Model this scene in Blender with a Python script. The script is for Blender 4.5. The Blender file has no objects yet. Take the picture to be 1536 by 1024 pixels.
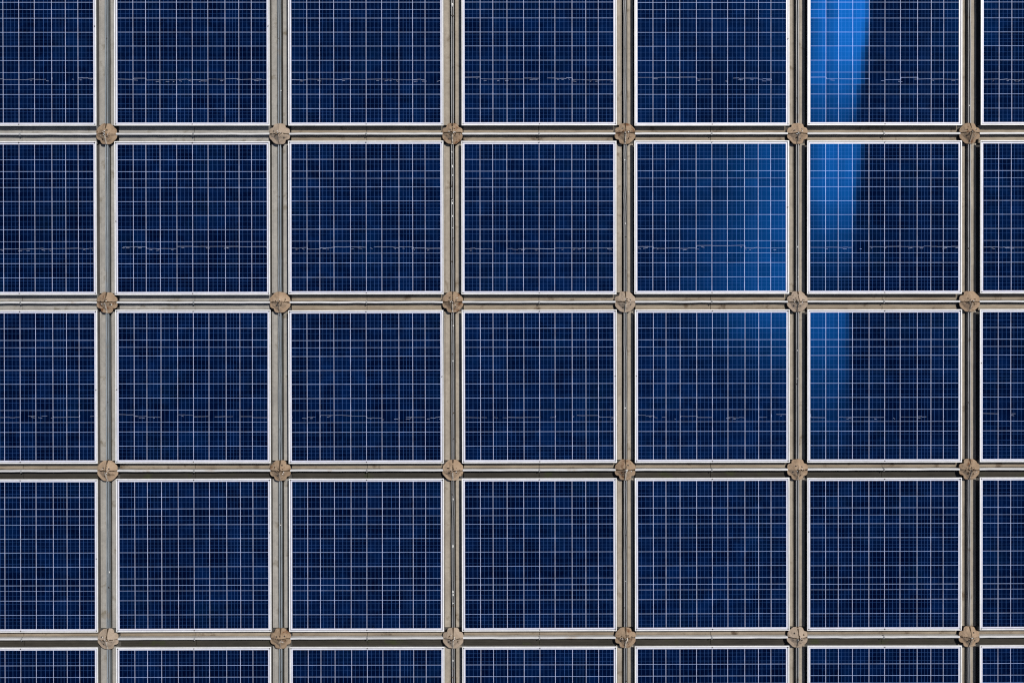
import bpy, bmesh, math, random
from mathutils import Vector, Euler, noise

sc = bpy.context.scene
col = sc.collection
R = random.Random(7)

# ------------------------------------------------------------------ layout
PX, PY = 1.6874, 1.6426          # pitch of the panel grid (m)
GX, GY = 0.08855, 0.07514        # half gaps between panels
ZP = 0.110                       # top of the panel frames
NC, NR = 6, 4                    # nodes across / down
def nx(k): return (k - 2.5) * PX
def ny(j): return (1.5 - j) * PY

# ------------------------------------------------------------------ materials
def mat(name):
    m = bpy.data.materials.new(name); m.use_nodes = True
    nt = m.node_tree
    return m, nt, nt.nodes['Principled BSDF']
def N(nt, t, **kw):
    n = nt.nodes.new(t)
    for k, v in kw.items(): setattr(n, k, v)
    return n
def math_node(nt, op, a, b=None):
    n = N(nt, 'ShaderNodeMath', operation=op)
    for i, v in enumerate((a, b)):
        if v is None: continue
        if isinstance(v, (int, float)): n.inputs[i].default_value = v
        else: nt.links.new(v, n.inputs[i])
    return n.outputs[0]
def mix_col(nt, fac, a, b):
    n = N(nt, 'ShaderNodeMix', data_type='RGBA')
    for idx, v in ((0, fac), (6, a), (7, b)):
        if isinstance(v, (int, float)): n.inputs[idx].default_value = v
        elif isinstance(v, tuple): n.inputs[idx].default_value = (*v, 1)
        else: nt.links.new(v, n.inputs[idx])
    return n.outputs[2]
def ramp(nt, fac, p0, p1):
    n = N(nt, 'ShaderNodeMapRange'); n.clamp = True
    nt.links.new(fac, n.inputs[0]); n.inputs[1].default_value = p0; n.inputs[2].default_value = p1
    return n.outputs[0]
def noise_tex(nt, scale, detail=4, rough=.6, stretch=(1, 1, 1), per_object=True):
    g = N(nt, 'ShaderNodeNewGeometry')
    mp = N(nt, 'ShaderNodeMapping'); mp.inputs['Scale'].default_value = stretch
    nt.links.new(g.outputs['Position'], mp.inputs['Vector'])
    n = N(nt, 'ShaderNodeTexNoise'); n.inputs['Scale'].default_value = scale
    n.inputs['Detail'].default_value = detail; n.inputs['Roughness'].default_value = rough
    nt.links.new(mp.outputs[0], n.inputs['Vector'])
    return n.outputs['Fac']
def bump(nt, b, h, strength, dist):
    n = N(nt, 'ShaderNodeBump'); n.inputs['Strength'].default_value = strength; n.inputs['Distance'].default_value = dist
    nt.links.new(h, n.inputs['Height']); nt.links.new(n.outputs[0], b.inputs['Normal'])

GLOSS_TINT = (0.008, 0.175, 0.72, 1)
GL_R, GL_A = .29, .58        # Beckmann lobe: wide north-south, narrow east-west
def under_glass(name, base, kind):
    """Silicon / contact lines behind coated glass: one shared anisotropic blue gloss, shading normals tilted per cell, partly to steer the glare."""
    m, nt, b = mat(name)
    geo = N(nt, 'ShaderNodeNewGeometry')
    tilt = N(nt, 'ShaderNodeAttribute', attribute_name='tilt')
    add = N(nt, 'ShaderNodeVectorMath', operation='ADD')
    nt.links.new(geo.outputs['Normal'], add.inputs[0]); nt.links.new(tilt.outputs['Vector'], add.inputs[1])
    nrm = N(nt, 'ShaderNodeVectorMath', operation='NORMALIZE'); nt.links.new(add.outputs[0], nrm.inputs[0])
    tint = N(nt, 'ShaderNodeAttribute', attribute_name='tint').outputs['Fac']
    if kind == 'cell':
        n1 = noise_tex(nt, 7.0, 5, .65); n2 = noise_tex(nt, 1.3, 3, .5)
        vor = N(nt, 'ShaderNodeTexVoronoi'); vor.inputs['Scale'].default_value = 70
        nt.links.new(geo.outputs['Position'], vor.inputs['Vector'])
        sep = N(nt, 'ShaderNodeSeparateColor'); nt.links.new(vor.outputs['Color'], sep.inputs[0])
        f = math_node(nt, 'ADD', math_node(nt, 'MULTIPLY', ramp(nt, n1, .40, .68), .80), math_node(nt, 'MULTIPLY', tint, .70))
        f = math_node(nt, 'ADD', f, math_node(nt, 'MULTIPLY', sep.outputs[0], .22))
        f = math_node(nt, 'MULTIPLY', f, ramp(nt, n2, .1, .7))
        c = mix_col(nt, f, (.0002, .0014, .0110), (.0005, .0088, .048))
        vg = ramp(nt, noise_tex(nt, 2.6, 2, .5), .55, .8)
        c = mix_col(nt, math_node(nt, 'MULTIPLY', vg, .35), c, (.0006, .010, .030))
    else:
        n1 = noise_tex(nt, 14, 3, .6)
        f = ramp(nt, n1, .3, .7)
        c = mix_col(nt, f, tuple(x * .72 for x in base), base)
        c = mix_col(nt, math_node(nt, 'MULTIPLY', tint, .45), c, tuple(x * .3 for x in base))
    # Fresnel mix of the matt cell and a blue anti-reflective gloss, stretched along the contact fingers
    out = nt.nodes['Material Output']
    d = N(nt, 'ShaderNodeBsdfDiffuse'); nt.links.new(c, d.inputs['Color'])
    gl = N(nt, 'ShaderNodeBsdfAnisotropic', distribution='BECKMANN')
    gl.inputs['Color'].default_value = GLOSS_TINT
    gl.inputs['Roughness'].default_value = GL_R; gl.inputs['Anisotropy'].default_value = GL_A
    t = N(nt, 'ShaderNodeCombineXYZ'); t.inputs[ANISO_AXIS].default_value = 1.0
    nt.links.new(t.outputs[0], gl.inputs['Tangent']); nt.links.new(nrm.outputs[0], gl.inputs['Normal'])
    fr = N(nt, 'ShaderNodeFresnel'); fr.inputs['IOR'].default_value = 1.30
    mx = N(nt, 'ShaderNodeMixShader')
    nt.links.new(fr.outputs[0], mx.inputs[0]); nt.links.new(d.outputs[0], mx.inputs[1]); nt.links.new(gl.outputs[0], mx.inputs[2])
    nt.links.new(mx.outputs[0], out.inputs['Surface']); nt.nodes.remove(b)
    return m
ANISO_AXIS = 0
M_CELL = under_glass('silicon_cell', None, 'cell')
M_MAIN_V = under_glass('cell_gap_vertical', (.48, .53, .74), 'line')
M_MAIN_H = under_glass('cell_gap_horizontal', (.31, .40, .65), 'line')
M_SUB = under_glass('busbar_line', (.036, .092, .255), 'line')
M_SUBH = under_glass('finger_line', (.022, .062, .19), 'line')
M_SEAM = under_glass('broken_seam', (.48, .54, .74), 'line')

def dirty(name, a, c2, rough, scale, stretch=(1, 1, 1), lo=.3, hi=.7, metal=0., spot=None, bmp=0., spec=.5):
    m, nt, b = mat(name)
    n1 = noise_tex(nt, scale, 6, .65, stretch)
    c = mix_col(nt, ramp(nt, n1, lo, hi), a, c2)
    n3 = noise_tex(nt, scale * 9, 3, .7, stretch)
    c = mix_col(nt, math_node(nt, 'MULTIPLY', ramp(nt, n3, .35, .75), .4), c, tuple(x * .62 for x in a))
    if spot:
        n2 = noise_tex(nt, spot[1], 5, .6, spot[3] if len(spot) > 3 else (1, 1, 1))
        c = mix_col(nt, ramp(nt, n2, spot[2], spot[2] + .12), c, spot[0])
    nt.links.new(c, b.inputs['Base Color'])
    b.inputs['Roughness'].default_value = rough; b.inputs['Metallic'].default_value = metal
    b.inputs['Specular IOR Level'].default_value = spec
    if bmp: bump(nt, b, n3, bmp, .004)
    return m
M_FRAME = dirty('white_anodised_frame', (.70, .695, .69), (.84, .83, .82), .4, 5, lo=.35, hi=.6)
M_SHEET = dirty('pale_backsheet_margin', (.58, .59, .70), (.70, .71, .80), .35, 4)
M_GROOVE = dirty('frame_groove', (.13, .13, .15), (.22, .22, .24), .6, 9)
M_BLACK = dirty('black_tray', (.050, .054, .064), (.075, .078, .088), .8, 3, spec=.1)
M_DECK = dirty('dark_roof_membrane', (.062, .060, .058), (.095, .090, .082), .9, 2.5, spec=.1)
M_SCREW = dirty('dark_screw', (.03, .025, .02), (.06, .05, .045), .5, 30)
# weathered concrete-grey metal of the beams, in a few tones
def flange_mat(name, a, b2, stain, sc_=3.2, stretch=(1, 1, 1)):
    return dirty(name, a, b2, .75, sc_, stretch, spot=(stain, 6.5, .585), bmp=.25, spec=.25)
M_FL_GREY = flange_mat('flange_cool_grey', (.26, .25, .232), (.38, .365, .335), (.17, .15, .115))
M_FL_TAN = flange_mat('flange_warm_grey', (.27, .235, .19), (.41, .365, .30), (.16, .125, .085))
M_FL_ROW = flange_mat('flange_row_tan', (.21, .168, .122), (.35, .30, .23), (.10, .07, .045), 4.0, (.35, 1, 1))
M_FL_SHADE = dirty('flange_painted_shade', (.028, .026, .022), (.055, .05, .041), .85, 3.5, (.35, 1, 1), spot=(.040, .045, .022) and ((.040, .045, .022), 4.5, .58), bmp=.1, spec=.2)  # shade on the south flange of the lower rows, painted into its colour
M_RAIL = dirty('pale_ridge_metal', (.50, .50, .50), (.66, .655, .65), .5, 2.2, (.5, 1, 1), spot=((.40, .33, .26), 3.0, .63))
M_STRUT = dirty('grey_strut_metal', (.20, .205, .21), (.36, .365, .37), .45, 4, (1, .4, 1), spot=((.12, .10, .08), 6, .62))
M_STRUT_COOL = dirty('bluish_strut_metal', (.20, .235, .26), (.36, .40, .43), .45, 4, (1, .4, 1), spot=((.26, .25, .23), 6, .6))
M_SLOT = dirty('slot_dirt', (.018, .016, .013), (.04, .035, .028), .9, 14, spec=.1)
M_CAP = dirty('brown_cap_concrete', (.285, .195, .125), (.435, .325, .225), .85, 9, spot=((.14, .09, .05), 18, .6), bmp=.8, spec=.2)
M_CAP2 = dirty('brown_cap_rusty', (.24, .165, .105), (.38, .28, .19), .85, 11, spot=((.14, .065, .03), 18, .55), bmp=.8, spec=.2)
M_CAP3 = dirty('brown_cap_pale', (.29, .225, .165), (.44, .35, .27), .85, 10, spot=((.17, .12, .08), 20, .62), bmp=.8, spec=.2)
M_CAPDARK = dirty('cap_joint_dirt', (.04, .028, .018), (.08, .055, .035), .9, 20, spec=.1)
M_STRAP = dirty('cream_strap', (.44, .37, .29), (.60, .52, .43), .6, 14)
M_WHITE = dirty('white_droppings', (.60, .60, .57), (.75, .74, .7), .8, 40)

# ------------------------------------------------------------------ mesh helpers
def box(bm, x0, x1, y0, y1, z0, z1, mi=0):
    v = [bm.verts.new(p) for p in ((x0, y0, z0), (x1, y0, z0), (x1, y1, z0), (x0, y1, z0), (x0, y0, z1), (x1, y0, z1), (x1, y1, z1), (x0, y1, z1))]
    for f in ((0, 3, 2, 1), (4, 5, 6, 7), (0, 1, 5, 4), (1, 2, 6, 5), (2, 3, 7, 6), (3, 0, 4, 7)):
        bm.faces.new([v[i] for i in f]).material_index = mi
def cyl(bm, x, y, z0, z1, r, n=10, mi=0, r1=None):
    r1 = r if r1 is None else r1
    lo = [bm.verts.new((x + r * math.cos(2 * math.pi * i / n), y + r * math.sin(2 * math.pi * i / n), z0)) for i in range(n)]
    hi = [bm.verts.new((x + r1 * math.cos(2 * math.pi * i / n), y + r1 * math.sin(2 * math.pi * i / n), z1)) for i in range(n)]
    for i in range(n):
        bm.faces.new((lo[i], lo[(i + 1) % n], hi[(i + 1) % n], hi[i])).material_index = mi
    bm.faces.new(hi).material_index = mi; bm.faces.new(lo[::-1]).material_index = mi
def to_mesh(name, bm, mats):
    me = bpy.data.meshes.new(name); bm.to_mesh(me); bm.free()
    for m in (mats if isinstance(mats, (list, tuple)) else [mats]): me.materials.append(m)
    return me
def link(name, me, parent=None, loc=(0, 0, 0)):
    o = bpy.data.objects.new(name, me); col.objects.link(o)
    o.location = loc
    if parent: o.parent = parent
    return o
def thing(name, label, cat, group, loc):
    o = bpy.data.objects.new(name, None); col.objects.link(o)
    o.location = loc; o.empty_display_size = .1
    o['label'] = label; o['category'] = cat; o['group'] = group; o['kind'] = 'thing'
    return o
def bevel(bm, w):
    bmesh.ops.bevel(bm, geom=bm.edges[:], offset=w, segments=1, affect='EDGES')

# ------------------------------------------------------------------ roof deck
bm = bmesh.new(); s = 40.0
bm.faces.new([bm.verts.new(p) for p in ((-s, -s, 0), (s, -s, 0), (s, s, 0), (-s, s, 0))])
o = link('roof', to_mesh('roof', bm, M_DECK)); o['kind'] = 'structure'

# ------------------------------------------------------------------ solar panel
W, H = PX - 2 * GX, PY - 2 * GY
LIP, GRV, MARG = .0105, .0050, .0140
E = LIP + GRV + MARG
LW, LH = W - 2 * E, H - 2 * E
sx, sy = LW / 224.2, LH / 220.5
VM = [23.4, 42.5, 63.8, 88.8, 112.5, 135.9, 161.7, 182.4, 201.2]
VS = [5.3, 12, 18.5, 29.3, 35.7, 47.2, 52.6, 58.3, 69.5, 76.2, 82.3, 94.3, 100.6, 106.4, 118.6, 124.8, 130.6,
      142.9, 149.6, 155.9, 168.2, 173, 177.6, 187.8, 194.6, 207, 213.3, 219]
VS_BRIGHT = {76.2, 149.6}
HM = [23.0, 40.6, 51.5, 64.4, 85.4, 106.2, 127.5, 145.4, 163.6, 178.2, 199.6]
HM_WEAK = {51.5, 145.4, 163.6}
HS = [6, 11.7, 18, 30.3, 57.6, 70, 79, 89.8, 95.6, 100, 115.2, 122.8, 134.3, 171, 183, 192.4, 204, 209, 215]
SEAM = 155.4

def intervals(mains, subs, total, wm, ws):
    """Sorted (start, end, kind, key) strips covering 0..total in metres."""
    ev = sorted([(m_, 'm') for m_ in mains] + [(s_, 's') for s_ in subs])
    out, p = [], 0.0
    for c, k in ev:
        w = wm(c) if k == 'm' else ws(c)
        out.append((p, c[0] - w / 2 if isinstance(c, tuple) else c - w / 2, 'c', None))
        out.append((c - w / 2, c + w / 2, k, c)); p = c + w / 2
    out.append((p, total, 'c', None))
    return out

def cell_sheet(r, c, seed, tilt_fn, seam):
    rr = random.Random(seed); sheen = PANEL_SHEEN.get((r, c), -.05 if c > 5 or r > 2 or c < 1 else 0)
    mains_h = [h * sy for h in HM] + ([SEAM * sy] if seam == 0 else [])
    xi = intervals([v * sx for v in VM], [v * sx for v in VS], LW, lambda q: 0.0043 * rr.uniform(.92, 1.08),
                   lambda q: .0042 if any(abs(q - b_ * sx) < 1e-6 for b_ in VS_BRIGHT) else .0026)
    weak = [h * sy for h in HM_WEAK]
    yi = intervals(mains_h, [h * sy for h in HS], LH, lambda q: .0027 if any(abs(q - w_) < 1e-6 for w_ in weak) else .0038, lambda q: .0024)
    bm = bmesh.new()
    vx = [i[0] for i in xi] + [LW]; vy = [i[0] for i in yi] + [LH]
    grid = [[bm.verts.new((x - LW / 2, LH / 2 - y, 0)) for x in vx] for y in vy]
    tint_l = bm.faces.layers.float.new('tint'); tilt_l = bm.faces.layers.float_vector.new('tilt')
    cells, lines = {}, {}
    def cellof(m, arr): return sum(1 for a in arr if a < m)
    am = [v * sx for v in VM]; ah = [h * sy for h in HM]
    for j, (y0, y1, ky, cy) in enumerate(yi):
        for i, (x0, x1, kx, cx) in enumerate(xi):
            f = bm.faces.new((grid[j + 1][i], grid[j + 1][i + 1], grid[j][i + 1], grid[j][i]))
            ci, cj = cellof((x0 + x1) / 2, am), cellof((y0 + y1) / 2, ah)
            mi = 0
            if kx == 'm': mi = 1
            elif ky == 'm': mi = 2
            elif kx == 's': mi = 3
            elif ky == 's': mi = 4
            f.material_index = mi
            key = (ci, cj)
            if key not in cells:
                t = rr.random()
                cells[key] = (t * t * .8 + sheen, rr.gauss(0, .0030), rr.gauss(0, .0045))
            t, ax, ay = cells[key]
            bx, by = tilt_fn(ci, (x0 + x1) / 2 / LW, (y0 + y1) / 2 / LH)
            f[tilt_l] = (bx + ax, by + ay, 0)
            if mi == 0: f[tint_l] = t
            else:
                lk = (mi, i if mi in (1, 3) else j, cj if mi in (1, 3) else ci)
                if lk not in lines: lines[lk] = max(0, rr.random() * (.75 if mi < 3 else 1.1) - (.35 if mi < 3 else .1))
                f[tint_l] = lines[lk]
    # broken bright seam: short strips that jump between two levels, laid just proud of the cells
    if seam > 0:
        x = 0.0; lev = rr.choice((-3.2, 0, 1.2)); nxt = 0
        edges = [0] + am + [LW]
        for e0, e1 in zip(edges[:-1], edges[1:]):
            mode = rr.random(); lev2 = rr.choice((-2.6, -1.2, 0, .4, 1.0, 1.6)) if mode < .55 else lev
            npc = rr.choice((1, 1, 2, 3)); w = .0028 * rr.uniform(.7, 1.2)
            xa = e0
            if abs(lev2 - lev) > .3 and rr.random() < .75:
                ya, yb = sorted((lev, lev2))
                strip(bm, e0 + .0022, e0 + .0050, (SEAM + ya) * sy, (SEAM + yb) * sy, rr.random() * .6, tint_l, 5)
            for q in range(npc):
                xb = e0 + (e1 - e0) * (q + 1) / npc
                y_ = (SEAM + lev2 + rr.gauss(0, .25)) * sy
                d_ = rr.gauss(0, .35) * sy
                if rr.random() < (.93 if seam == 2 else .66):
                    slant(bm, xa, xb, y_, y_ + d_, w, (.2 + rr.random() * 1.2) if seam == 2 else 1.3 + .6 * rr.random(), tint_l, 5)
                if rr.random() < .28 * seam:
                    x_ = rr.uniform(xa, xb); l_ = rr.uniform(.01, .045)
                    slant(bm, x_, min(LW, x_ + l_), y_ + rr.uniform(.008, .02), y_ + rr.uniform(.008, .02), .0026, .5 + rr.random(), tint_l, 5)
                xa = xb
            lev = lev2
    # pale backsheet margin round the cells, same sheet
    a0, b0 = LW / 2, LH / 2; a1, b1 = a0 + MARG + .004, b0 + MARG + .004
    for q in ((-a1, a1, b0, b1), (-a1, a1, -b1, -b0), (-a1, -a0, -b0, b0), (a0, a1, -b0, b0)):
        f = bm.faces.new([bm.verts.new(p) for p in ((q[0], q[2], 0), (q[1], q[2], 0), (q[1], q[3], 0), (q[0], q[3], 0))])
        f.material_index = 6
    return to_mesh('cell_sheet', bm, [M_CELL, M_MAIN_V, M_MAIN_H, M_SUB, M_SUBH, M_SEAM, M_SHEET])
def strip(bm, x0, x1, y0, y1, tint, lay, mi):
    f = bm.faces.new([bm.verts.new((x - LW / 2, LH / 2 - y, .0012)) for x, y in ((x0, y1), (x1, y1), (x1, y0), (x0, y0))])
    f.material_index = mi; f[lay] = tint
def slant(bm, x0, x1, ya, yb, w, tint, lay, mi):
    f = bm.faces.new([bm.verts.new((x - LW / 2, LH / 2 - y, .0010)) for x, y in ((x0, ya + w / 2), (x1, yb + w / 2), (x1, yb - w / 2), (x0, ya - w / 2))])
    f.material_index = mi; f[lay] = tint

def ring(bm, x0, y0, x1, y1, z0, z1, mi=0):
    """rectangular ring between half-extents (x0,y0) outer and (x1,y1) inner, mitred"""
    def rect(x, y, z): return [bm.verts.new(p) for p in ((-x, -y, z), (x, -y, z), (x, y, z), (-x, y, z))]
    ot, it, ob, ib = rect(x0, y0, z1), rect(x1, y1, z1), rect(x0, y0, z0), rect(x1, y1, z0)
    for i in range(4):
        k = (i + 1) % 4
        for f in ((ot[i], ot[k], it[k], it[i]), (ob[k], ob[i], ib[i], ib[k]), (ob[i], ob[k], ot[k], ot[i]), (it[i], it[k], ib[k], ib[i])):
            bm.faces.new(f).material_index = mi
bm = bmesh.new()
ring(bm, W / 2, H / 2, W / 2 - LIP, H / 2 - LIP, -.012, 0, 0)
ring(bm, W / 2 - LIP, H / 2 - LIP, W / 2 - LIP - GRV, H / 2 - LIP - GRV, -.0125, -.0055, 1)
FRAME_ME = to_mesh('frame', bm, [M_FRAME, M_GROOVE])
bm = bmesh.new(); ins = .055
box(bm, -W / 2 + ins, W / 2 - ins, -H / 2 + ins, H / 2 - ins, -ZP + .001, -.0135)
TRAY_ME = to_mesh('support_tray', bm, M_BLACK)
bm = bmesh.new(); cyl(bm, 0, 0, -.006, .0016, .0060, 8)
SCREW_ME = to_mesh('screw', bm, M_SCREW)

ROWW = ['top row', 'second row', 'third row', 'fourth row', 'bottom row']
COLW = ['cut by the left edge', 'second column', 'third column', 'middle column', 'fifth column', 'sixth column', 'cut by the right edge']
# shading-normal slope per panel face (x, y), set by hand to place sun glare
def tilt_for(r, c):
    rr = random.Random(100 + r * 10 + c)
    bx, by = rr.gauss(0, .002), rr.gauss(0, .004)
    cx = [rr.gauss(0, .003 if c in (4, 5) else .002) for _ in range(10)]
    def f(ci, u, v):
        x, y = bx * .3 + cx[ci] * (2.4 if c == 5 else .8), by * .3
        if c == 5:      # normals bent towards the sun inside the glare band, away from it beyond
            edge = {0: .25 - .12 * max(0, v - .3), 1: .23 - .09 * v, 2: .13}.get(r, .15)
            x -= min(.13, .30 * max(0, u - edge) + .55 * max(0, u - edge - .10) + .4 * max(0, u - edge - .16))
            x -= .026 * max(0, .20 - u) / .20 if r < 2 else 0
            y += {0: -.03 + .24 * max(0, v - .45), 1: .24 * max(0, v - .34), 2: -.03 + .12 * v}.get(r, .15)
        if c == 4:
            if r == 0: x -= .045
            if r == 1: x += -.014 + .016 * v + .008 * (1 - u); y += .012 - .03 * v
            if r == 2: x += .004; y += -.02 + .28 * v
            if r >= 3: y += .2
        return (x, -y)
    return f
PANEL_SHEEN = {(0, 3): .30, (1, 3): .42, (2, 3): .15, (0, 4): .48, (1, 4): .70, (2, 4): .32, (3, 4): .1, (1, 2): .14, (0, 2): .08, (0, 5): .15}  # broad sheen painted in as lighter cell colour, per panel
LOOK = {(0, 5): 'navy solar panel with the brightest blue glare band down one side',
        (1, 5): 'navy solar panel with a bright blue glare patch fading downwards',
        (2, 5): 'navy solar panel with a dim blue glare strip on one side',
        (1, 4): 'solar panel washed lighter blue across its face',
        (2, 4): 'navy solar panel with a blue glare spot in its upper corner'}
for r in range(5):
    for c in range(7):
        look = LOOK.get((r, c))
        if look: lab = look + ', ' + ROWW[r]
        else:
            adj = ('navy solar panel with a broken silver seam' if r < 2 else
                   'navy solar panel with a faint broken seam' if r == 2 else
                   'white framed plain navy solar panel' if r == 3 else 'white framed navy solar panel cut off below')
            lab = f'{adj}, {ROWW[r]}, {COLW[c]}'
        x, y = (c - 3) * PX, (2 - r) * PY
        t = thing('solar_panel', lab, 'solar panel', 'solar panels set in the beam grid', (x, y, 0))
        pr = random.Random(900 + r * 7 + c)
        t.location.x += pr.gauss(0, .0016); t.location.y += pr.gauss(0, .0016); t.rotation_euler.z = pr.gauss(0, .0007)
        seam = {0: 2, 1: 2, 2: 1, 3: 0, 4: 0}[r]
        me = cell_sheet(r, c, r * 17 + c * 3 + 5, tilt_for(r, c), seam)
        link('cell_sheet', me, t, (0, 0, ZP - .0075))
        fr = link('frame', FRAME_ME, t, (0, 0, ZP))
        link('support_tray', TRAY_ME, t, (0, 0, ZP))
        so = .0130
        spots = [(VM[4] * sx - LW / 2, H / 2 - so), (VM[4] * sx - LW / 2, -H / 2 + so)]
        rr = random.Random(r * 31 + c)
        for sxn in (-1, 1):
            for syn in (-1, 1):
                if rr.random() < .7: spots.append((sxn * (W / 2 - so), syn * (H / 2 - so)))
        if rr.random() < .6: spots.append((rr.choice((-1, 1)) * (W / 2 - so), rr.choice((-.03, .22, .1))))
        for p in spots: link('screw', SCREW_ME, fr, (p[0], p[1], 0))

# ------------------------------------------------------------------ ridge beams (rows)
def ridge_beam_meshes(j, seed, cool):
    rr = random.Random(seed)
    L = PX / 2 - .108
    zt = .035
    zs = [.035, .033, .026, .018][j]
    split = VM[4] * sx - LW / 2
    bm = bmesh.new()
    def wob(x0, x1, y0, y1, z, mi):
        n = 14
        xs = [x0 + (x1 - x0) * i / n for i in range(n + 1)]
        a = [(x, y0, z + rr.gauss(0, .0012)) for x in xs]; b_ = [(x, y1, z + rr.gauss(0, .0012)) for x in xs]
        va = [bm.verts.new(p) for p in a]; vb = [bm.verts.new(p) for p in b_]
        la = [bm.verts.new((p[0], p[1], .001)) for p in a]; lb = [bm.verts.new((p[0], p[1], .001)) for p in b_]
        for i in range(n):
            for f in ((va[i], va[i + 1], vb[i + 1], vb[i]), (la[i], la[i + 1], va[i + 1], va[i]), (vb[i], vb[i + 1], lb[i + 1], lb[i])):
                bm.faces.new(f).material_index = mi
        for q in ((va[0], vb[0], lb[0], la[0]), (vb[-1], va[-1], la[-1], lb[-1])): bm.faces.new(q).material_index = mi
    up, lo = 0, 1
    g = .0022
    for x0, x1 in ((-L, split - g), (split + g, L)):
        wob(x0, x1, .0135, .086, zt, up)
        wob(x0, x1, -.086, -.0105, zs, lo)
    for x0, x1 in ((-L, split - g), (split + g, L)):
        box(bm, x0 + .001, x1 - .001, .0185, .0215, zt - .004, zt + .0055, up)
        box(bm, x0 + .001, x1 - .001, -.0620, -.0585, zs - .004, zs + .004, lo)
    bmesh.ops.recalc_face_normals(bm, faces=bm.faces[:])
    fl = to_mesh('flange', bm, [M_FL_GREY if cool and j < 2 else M_FL_ROW, (M_FL_GREY if cool else M_FL_ROW) if j < 2 else M_FL_SHADE])
    bm = bmesh.new(); Lr = PX / 2 - .096
    # ridge rail: a tapered upright with a flat pale top
    n = 16; prof = [(-.0095, .002), (-.0095, .082), (-.008, .085), (.007, .085), (.0095, .081), (.0095, .002)]
    rings = []
    for i in range(n + 1):
        x = -Lr + 2 * Lr * i / n; dy, dz = rr.gauss(0, .0007), rr.gauss(0, .0007)
        rings.append([bm.verts.new((x, p[0] + dy, p[1] + dz)) for p in prof])
    for a, b_ in zip(rings[:-1], rings[1:]):
        for k in range(len(prof) - 1): bm.faces.new((a[k], b_[k], b_[k + 1], a[k + 1]))
    bm.faces.new(rings[0]); bm.faces.new(rings[-1][::-1])
    bmesh.ops.recalc_face_normals(bm, faces=bm.faces[:])
    rail = to_mesh('rail', bm, M_RAIL)
    return fl, rail, split
bm = bmesh.new(); box(bm, -.004, .004, -.016, .016, .060, .0875); box(bm, -.0075, .0075, -.006, .006, .0875, .091)
CLIP_ME = to_mesh('joint_clip', bm, M_STRUT)
BAYX = ['cut by the left edge', 'second bay', 'third bay', 'middle bay', 'fifth bay', 'sixth bay', 'cut by the right edge']
RB = ['topmost beam row', 'second beam row down', 'third beam row down', 'lowest beam row']
RL = ['tan horizontal beam with pale ridge', 'tan horizontal beam with pale ridge', 'horizontal beam, cream ridge over shaded flange', 'horizontal beam, white ridge over dark flange']
ridge_variants = {}
for j in range(NR):
    for c in range(7):
        v = (j, c % 2 + (0 if c < 2 else 2))
        if v not in ridge_variants: ridge_variants[v] = ridge_beam_meshes(j, j * 10 + v[1], c < 2)
        fl, rail, split = ridge_variants[v]
        t = thing('ridge_beam', f'{RL[j]}, {RB[j]}, {BAYX[c]}', 'beam', 'horizontal ridge beams between the panels', ((c - 3) * PX, ny(j), 0))
        link('flange', fl, t); link('rail', rail, t); link('joint_clip', CLIP_ME, t, (split, 0, 0))

# ------------------------------------------------------------------ gutter beams (columns)
def gutter_meshes(k, seed):
    rr = random.Random(seed)
    L = PY / 2 - .092; zt = .030
    fm = M_FL_GREY if k < 2 else M_FL_TAN
    bm = bmesh.new()
    n = 14
    for x0, x1 in ((-.085, -.0265), (.0265, .085)):
        ys = [-L + 2 * L * i / n for i in range(n + 1)]
        top = [[bm.verts.new((x, y, zt + rr.gauss(0, .0008))) for x in (x0, x1)] for y in ys]
        bot = [[bm.verts.new((x, y, .001)) for x in (x0, x1)] for y in ys]
        for i in range(n):
            bm.faces.new((top[i][0], top[i][1], top[i + 1][1], top[i + 1][0]))
            for q in (0, 1): bm.faces.new((bot[i][q], bot[i + 1][q], top[i + 1][q], top[i][q]))
        for i in (0, n): bm.faces.new((bot[i][0], bot[i][1], top[i][1], top[i][0]))
    bmesh.ops.recalc_face_normals(bm, faces=bm.faces[:])
    for x0 in (-.0335, .0305, -.0715, .0685): box(bm, x0, x0 + .003, -L + .001, L - .001, zt - .004, zt + .0042)
    bmesh.ops.recalc_face_normals(bm, faces=bm.faces[:])
    fl = to_mesh('flange', bm, fm)
    bm = bmesh.new(); box(bm, -.0262, .0262, -L, L, .002, .006)
    slot = to_mesh('slot_floor', bm, M_SLOT)
    # open-topped strut channel
    bm = bmesh.new(); Ls = PY / 2 - .094
    prof = [(-.0125, .007), (-.0125, .068), (-.0070, .068), (-.0050, .066), (-.0050, .052), (.0045, .052), (.0045, .066), (.0065, .068), (.0125, .068), (.0125, .007)]
    ox = (-.004, -.004, 0, .001, .004, .003)[k]; prof = [(p[0] + ox, p[1]) for p in prof]
    rings = []
    for i in range(n + 1):
        y = -Ls + 2 * Ls * i / n; dx, dz = rr.gauss(0, .0008), rr.gauss(0, .0006)
        rings.append([bm.verts.new((p[0] + dx, y, p[1] + dz)) for p in prof])
    for a, b_ in zip(rings[:-1], rings[1:]):
        for q in range(len(prof) - 1):
            f = bm.faces.new((a[q], b_[q], b_[q + 1], a[q + 1])); f.material_index = 1 if q == 4 else 0
    bm.faces.new(rings[0]); bm.faces.new(rings[-1][::-1])
    bmesh.ops.recalc_face_normals(bm, faces=bm.faces[:])
    ch = to_mesh('strut_channel', bm, [M_STRUT_COOL if k < 2 else M_STRUT, M_SCREW])
    return fl, slot, ch
BAYY = ['top bay', 'second bay down', 'third bay down', 'fourth bay down', 'bottom bay']
GL = ['cool grey vertical beam with a bluish channel, leftmost line', 'cool grey vertical beam with a bluish channel, second line',
      'vertical beam with a narrow littered channel, third line', 'tan vertical beam with a dark narrow channel, fourth line',
      'tan vertical beam with a black slot beside its channel, fifth line', 'pale vertical beam with a wide black slot, rightmost line']
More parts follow.
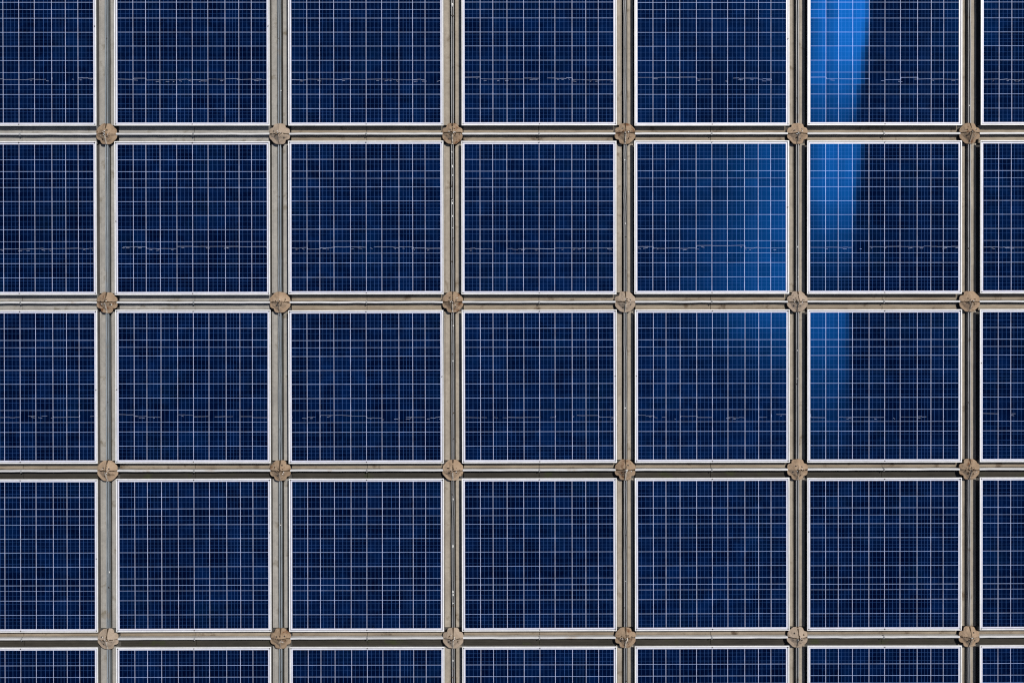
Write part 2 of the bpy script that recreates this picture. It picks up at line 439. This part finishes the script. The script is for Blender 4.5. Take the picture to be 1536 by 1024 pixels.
gut_variants = {}
for k in range(NC):
    for r in range(5):
        v = (k, r % 2)
        if v not in gut_variants: gut_variants[v] = gutter_meshes(k, 200 + k * 10 + r % 2)
        fl, slot, ch = gut_variants[v]
        t = thing('gutter_beam', f'{GL[k]}, {BAYY[r]}', 'beam', 'vertical gutter beams between the panels', (nx(k), (2 - r) * PY, 0))
        link('flange', fl, t); link('slot_floor', slot, t); link('strut_channel', ch, t)

# ------------------------------------------------------------------ node caps
def cap_meshes(seed, k, j):
    rr = random.Random(seed)
    bm = bmesh.new(); n, m = 72, 20
    off = Vector((rr.uniform(-99, 99), rr.uniform(-99, 99), 0))
    notch = [rr.uniform(0, 1) for _ in range(4)]
    gv = [rr.random() for _ in range(4)]; gy = rr.uniform(-.004, .006)
    qz = [rr.uniform(-.0025, .0025) for _ in range(4)]; qt = [(rr.gauss(0, .05), rr.gauss(0, .05)) for _ in range(4)]
    def quad(x, y): return (0 if y >= gy else 3) if x >= 0 else (1 if y >= gy else 2)
    def rad(a):
        e = ((a + math.pi / 8) % (math.pi / 4)) - math.pi / 8
        octo = .1000 / math.cos(e)
        q = int((a % (2 * math.pi)) // (math.pi / 2)); d = abs((a % (math.pi / 2)) - math.pi / 4)
        base = .60 * octo + .40 * .1045
        if notch[q] > .45: base -= .016 * max(0, 1 - d / .24)
        return base + .0042 * noise.noise(Vector((math.cos(a) * 2.2, math.sin(a) * 2.2, seed)))
    def hz(x, y):
        s_ = (abs(x) + abs(y - gy)) / .1075; r_ = math.hypot(x, y) / .1075
        q = quad(x, y)
        h = .140 - (.056 if y >= gy else .070) * (.7 * s_ + .3 * r_) - .006 * max(0, r_ - .85) / .15
        h += qz[q] * .4 + qt[q][0] * abs(x) * .5 + qt[q][1] * abs(y) * .5
        dl = (1 if gv[0 if x < 0 else 1] > .35 else .2) * min(1, abs(x) / .03)
        h -= .0065 * dl * math.exp(-((y - gy + .004 * noise.noise(Vector((x * 30, 0, seed)))) / .0034) ** 2)
        h += (.0022 if y < 0 else (-.005 if gv[2] > .4 else .002)) * math.exp(-(x / .0045) ** 2)
        h += .0060 * noise.fractal(Vector((x * 30, y * 30, 0)) + off, 1.0, 2.0, 4)
        return max(h, .0735 + .02 * max(0, 1.02 - r_))
    ctr = bm.verts.new((0, 0, hz(0, 0)))
    prev = None
    for i in range(1, m + 1):
        ringv = []
        for q in range(n):
            a = 2 * math.pi * q / n; rr_ = rad(a) * i / m
            x, y = rr_ * math.cos(a), rr_ * math.sin(a)
            ringv.append(bm.verts.new((x, y, hz(x, y))))
        for q in range(n):
            p = (q + 1) % n
            f = bm.faces.new((ctr, ringv[q], ringv[p])) if prev is None else bm.faces.new((prev[q], ringv[q], ringv[p], prev[p]))
            cx, cy = f.calc_center_median().xy
            if abs(cy - gy) < .0048 and gv[0 if cx < 0 else 1] > .18 and noise.noise(Vector((cx * 40, 3, seed))) > -.42: f.material_index = 1
            elif cy > 0 and abs(cx) < .005 and gv[2] > .3 and noise.noise(Vector((cy * 40, 9, seed))) > -.35: f.material_index = 1
        prev = ringv
    rim = [bm.verts.new((v.co.x, v.co.y, .072)) for v in prev]
    for q in range(n):
        p = (q + 1) % n; bm.faces.new((prev[q], rim[q], rim[p], prev[p]))
    bm.faces.new(rim[::-1])
    for f in bm.faces: f.smooth = True
    capm = rr.choice((M_CAP, M_CAP2, M_CAP2, M_CAP3)); cap = to_mesh('cap_plate', bm, [capm, M_CAPDARK])
    bm = bmesh.new(); cyl(bm, 0, 0, .001, .073, .06, 20); post = to_mesh('post', bm, M_BLACK)
    bm = bmesh.new()
    nl = 8; w = .0055
    vs = []
    for i in range(nl + 1):
        y = -.014 - i * (.088 / nl); x = .001 * math.sin(i * 1.3 + seed)
        z = hz(x, y) + .004
        vs.append([bm.verts.new((x - w, y, z)), bm.verts.new((x + w, y, z)), bm.verts.new((x + w, y, z - .005)), bm.verts.new((x - w, y, z - .005))])
    for a, b_ in zip(vs[:-1], vs[1:]):
        for q in range(4): bm.faces.new((a[q], a[(q + 1) % 4], b_[(q + 1) % 4], b_[q]))
    bm.faces.new(vs[0]); bm.faces.new(vs[-1][::-1])
    bmesh.ops.recalc_face_normals(bm, faces=bm.faces[:])
    strap = to_mesh('strap', bm, M_STRAP if k in (0, 2, 3) else M_CAP3)
    bolts = []
    for q in range(4):
        if rr.random() < .75:
            a = math.pi / 4 + q * math.pi / 2 + rr.uniform(-.45, .45); r_ = rr.uniform(.032, .062)
            x, y = r_ * math.cos(a), r_ * math.sin(a)
            bm = bmesh.new(); z = hz(x, y)
            cyl(bm, 0, 0, -.004, .001, .0085, 9); cyl(bm, 0, 0, .001, .006, .0052, 6)
            bolts.append((to_mesh('bolt', bm, M_SCREW if rr.random() < .7 else M_CAPDARK), (x, y, z)))
    # crumbs of dirt gathered at the middle
    bm = bmesh.new()
    for q in range(26):
        a, r_ = rr.uniform(0, 2 * math.pi), abs(rr.gauss(0, .024)) + .004
        x, y = r_ * math.cos(a) * 1.3, r_ * math.sin(a) * .8; s_ = rr.uniform(.0022, .0066)
        mtx = Euler((rr.random() * 3, rr.random() * 3, rr.random() * 3)).to_matrix().to_4x4()
        mtx.translation = (x, y, hz(x, y) + s_ * .3)
        g = bmesh.ops.create_icosphere(bm, subdivisions=1, radius=s_, matrix=mtx)
        mi = rr.choice((0, 0, 0, 1, 2))
        for v in g['verts']:
            for f in v.link_faces: f.material_index = mi
    dirt = to_mesh('dirt', bm, [M_CAPDARK, M_CAP, M_WHITE])
    return cap, post, strap, bolts, dirt
CL = ['leftmost', 'second', 'third', 'fourth', 'fifth', 'rightmost']
for j in range(NR):
    for k in range(NC):
        cap, post, strap, bolts, dirt = cap_meshes(300 + j * 10 + k, k, j)
        t = thing('node_cap', f'round brown domed cap where the {RB[j]} meets the {CL[k]} vertical line', 'cap', 'round brown caps at the beam crossings', (nx(k), ny(j), 0))
        cp = link('cap_plate', cap, t); link('post', post, t); link('strap', strap, t)
        for me, p in bolts: link('bolt', me, cp, p)
        d = link('dirt', dirt, cp); d['kind'] = 'stuff'

# ------------------------------------------------------------------ litter in the channels
bm = bmesh.new(); rr = random.Random(55)
def blob(x, y, z, s_, el, mi):
    mtx = Euler((rr.gauss(0, .2), rr.gauss(0, .2), rr.gauss(0, .25))).to_matrix().to_4x4(); mtx.translation = (x, y, z)
    g = bmesh.ops.create_icosphere(bm, subdivisions=2, radius=s_)
    fs = set()
    for v in g['verts']:
        v.co = mtx @ Vector((v.co.x, v.co.y * el, v.co.z * .55))
        v.co += Vector((rr.gauss(0, 1), rr.gauss(0, 1), 0)) * s_ * .12
        fs.update(v.link_faces)
    for f in fs: f.material_index = mi; f.smooth = True
X2 = nx(2)
for y0, y1, cnt in ((3.0, 4.1, 7), (1.6, 2.3, 16), (.95, 1.6, 4), (-.6, .8, 9), (-3.4, -.9, 22)):
    for q in range(cnt):
        w_ = rr.random()
        blob(X2 + rr.gauss(0, .004), rr.uniform(y0, y1), .066, rr.uniform(.004, .0085), rr.uniform(1, 2.6), 0 if w_ < .35 else (1 if w_ < .8 else 2))
blob(X2, 3.72, .070, .011, 1.8, 0); blob(X2, 3.93, .070, .009, 1.5, 0); blob(X2, 3.62, .068, .010, 1.3, 1); blob(X2, 3.85, .068, .010, 2.0, 1)
for k in (0, 1, 3, 4, 5):
    for q in range(14):
        blob(nx(k) + rr.gauss(0, .006), rr.uniform(-3.6, 4.2), .066, rr.uniform(.003, .006), rr.uniform(1, 2.5), rr.choice((0, 1, 1, 2)))
o = link('debris', to_mesh('debris', bm, [M_WHITE, M_SCREW, M_CAPDARK])); o['kind'] = 'stuff'
o['label'] = 'pale and dark crumbs of dirt caught in the vertical channels'; o['category'] = 'debris'

# ------------------------------------------------------------------ light
SU, SV = .37, .46                     # sun direction over the zenith: east, north
sd = Vector((SU, SV, 1)).normalized()
L = bpy.data.lights.new('sun', 'SUN'); L.energy = 4.0; L.angle = math.radians(.53); L.color = (1, .95, .88)
lo = bpy.data.objects.new('sun', L); col.objects.link(lo)
lo.rotation_euler = sd.to_track_quat('Z', 'Y').to_euler(); lo.location = (3, 3, 9)
w = bpy.data.worlds.new('World'); sc.world = w; w.use_nodes = True
nt = w.node_tree; bg = nt.nodes['Background']
sky = nt.nodes.new('ShaderNodeTexSky'); sky.sky_type = 'NISHITA'; sky.sun_disc = False
sky.sun_elevation = math.asin(sd.z); sky.sun_rotation = math.atan2(sd.x, sd.y)
nt.links.new(sky.outputs[0], bg.inputs[0]); bg.inputs[1].default_value = .075

# ------------------------------------------------------------------ camera (straight down from a drone)
cam = bpy.data.cameras.new('camera'); co = bpy.data.objects.new('camera', cam); col.objects.link(co)
cam.sensor_width = 36; cam.lens = 36
cam.shift_x = (768 - 710) / 1536; cam.shift_y = -(512 - 480) / 1536
co.location = (-.67874, .69316, 9.97912 + ZP)
co.rotation_euler = Euler((-.004821, -.003674, -.0013946), 'XYZ')
cam.clip_end = 200
sc.camera = co
sc.view_settings.view_transform = 'Standard'; sc.view_settings.look = 'None'
sc.view_settings.exposure = 0; sc.view_settings.gamma = 1; sc.view_settings.use_curve_mapping = False
sc.cycles.filter_width = 1.2
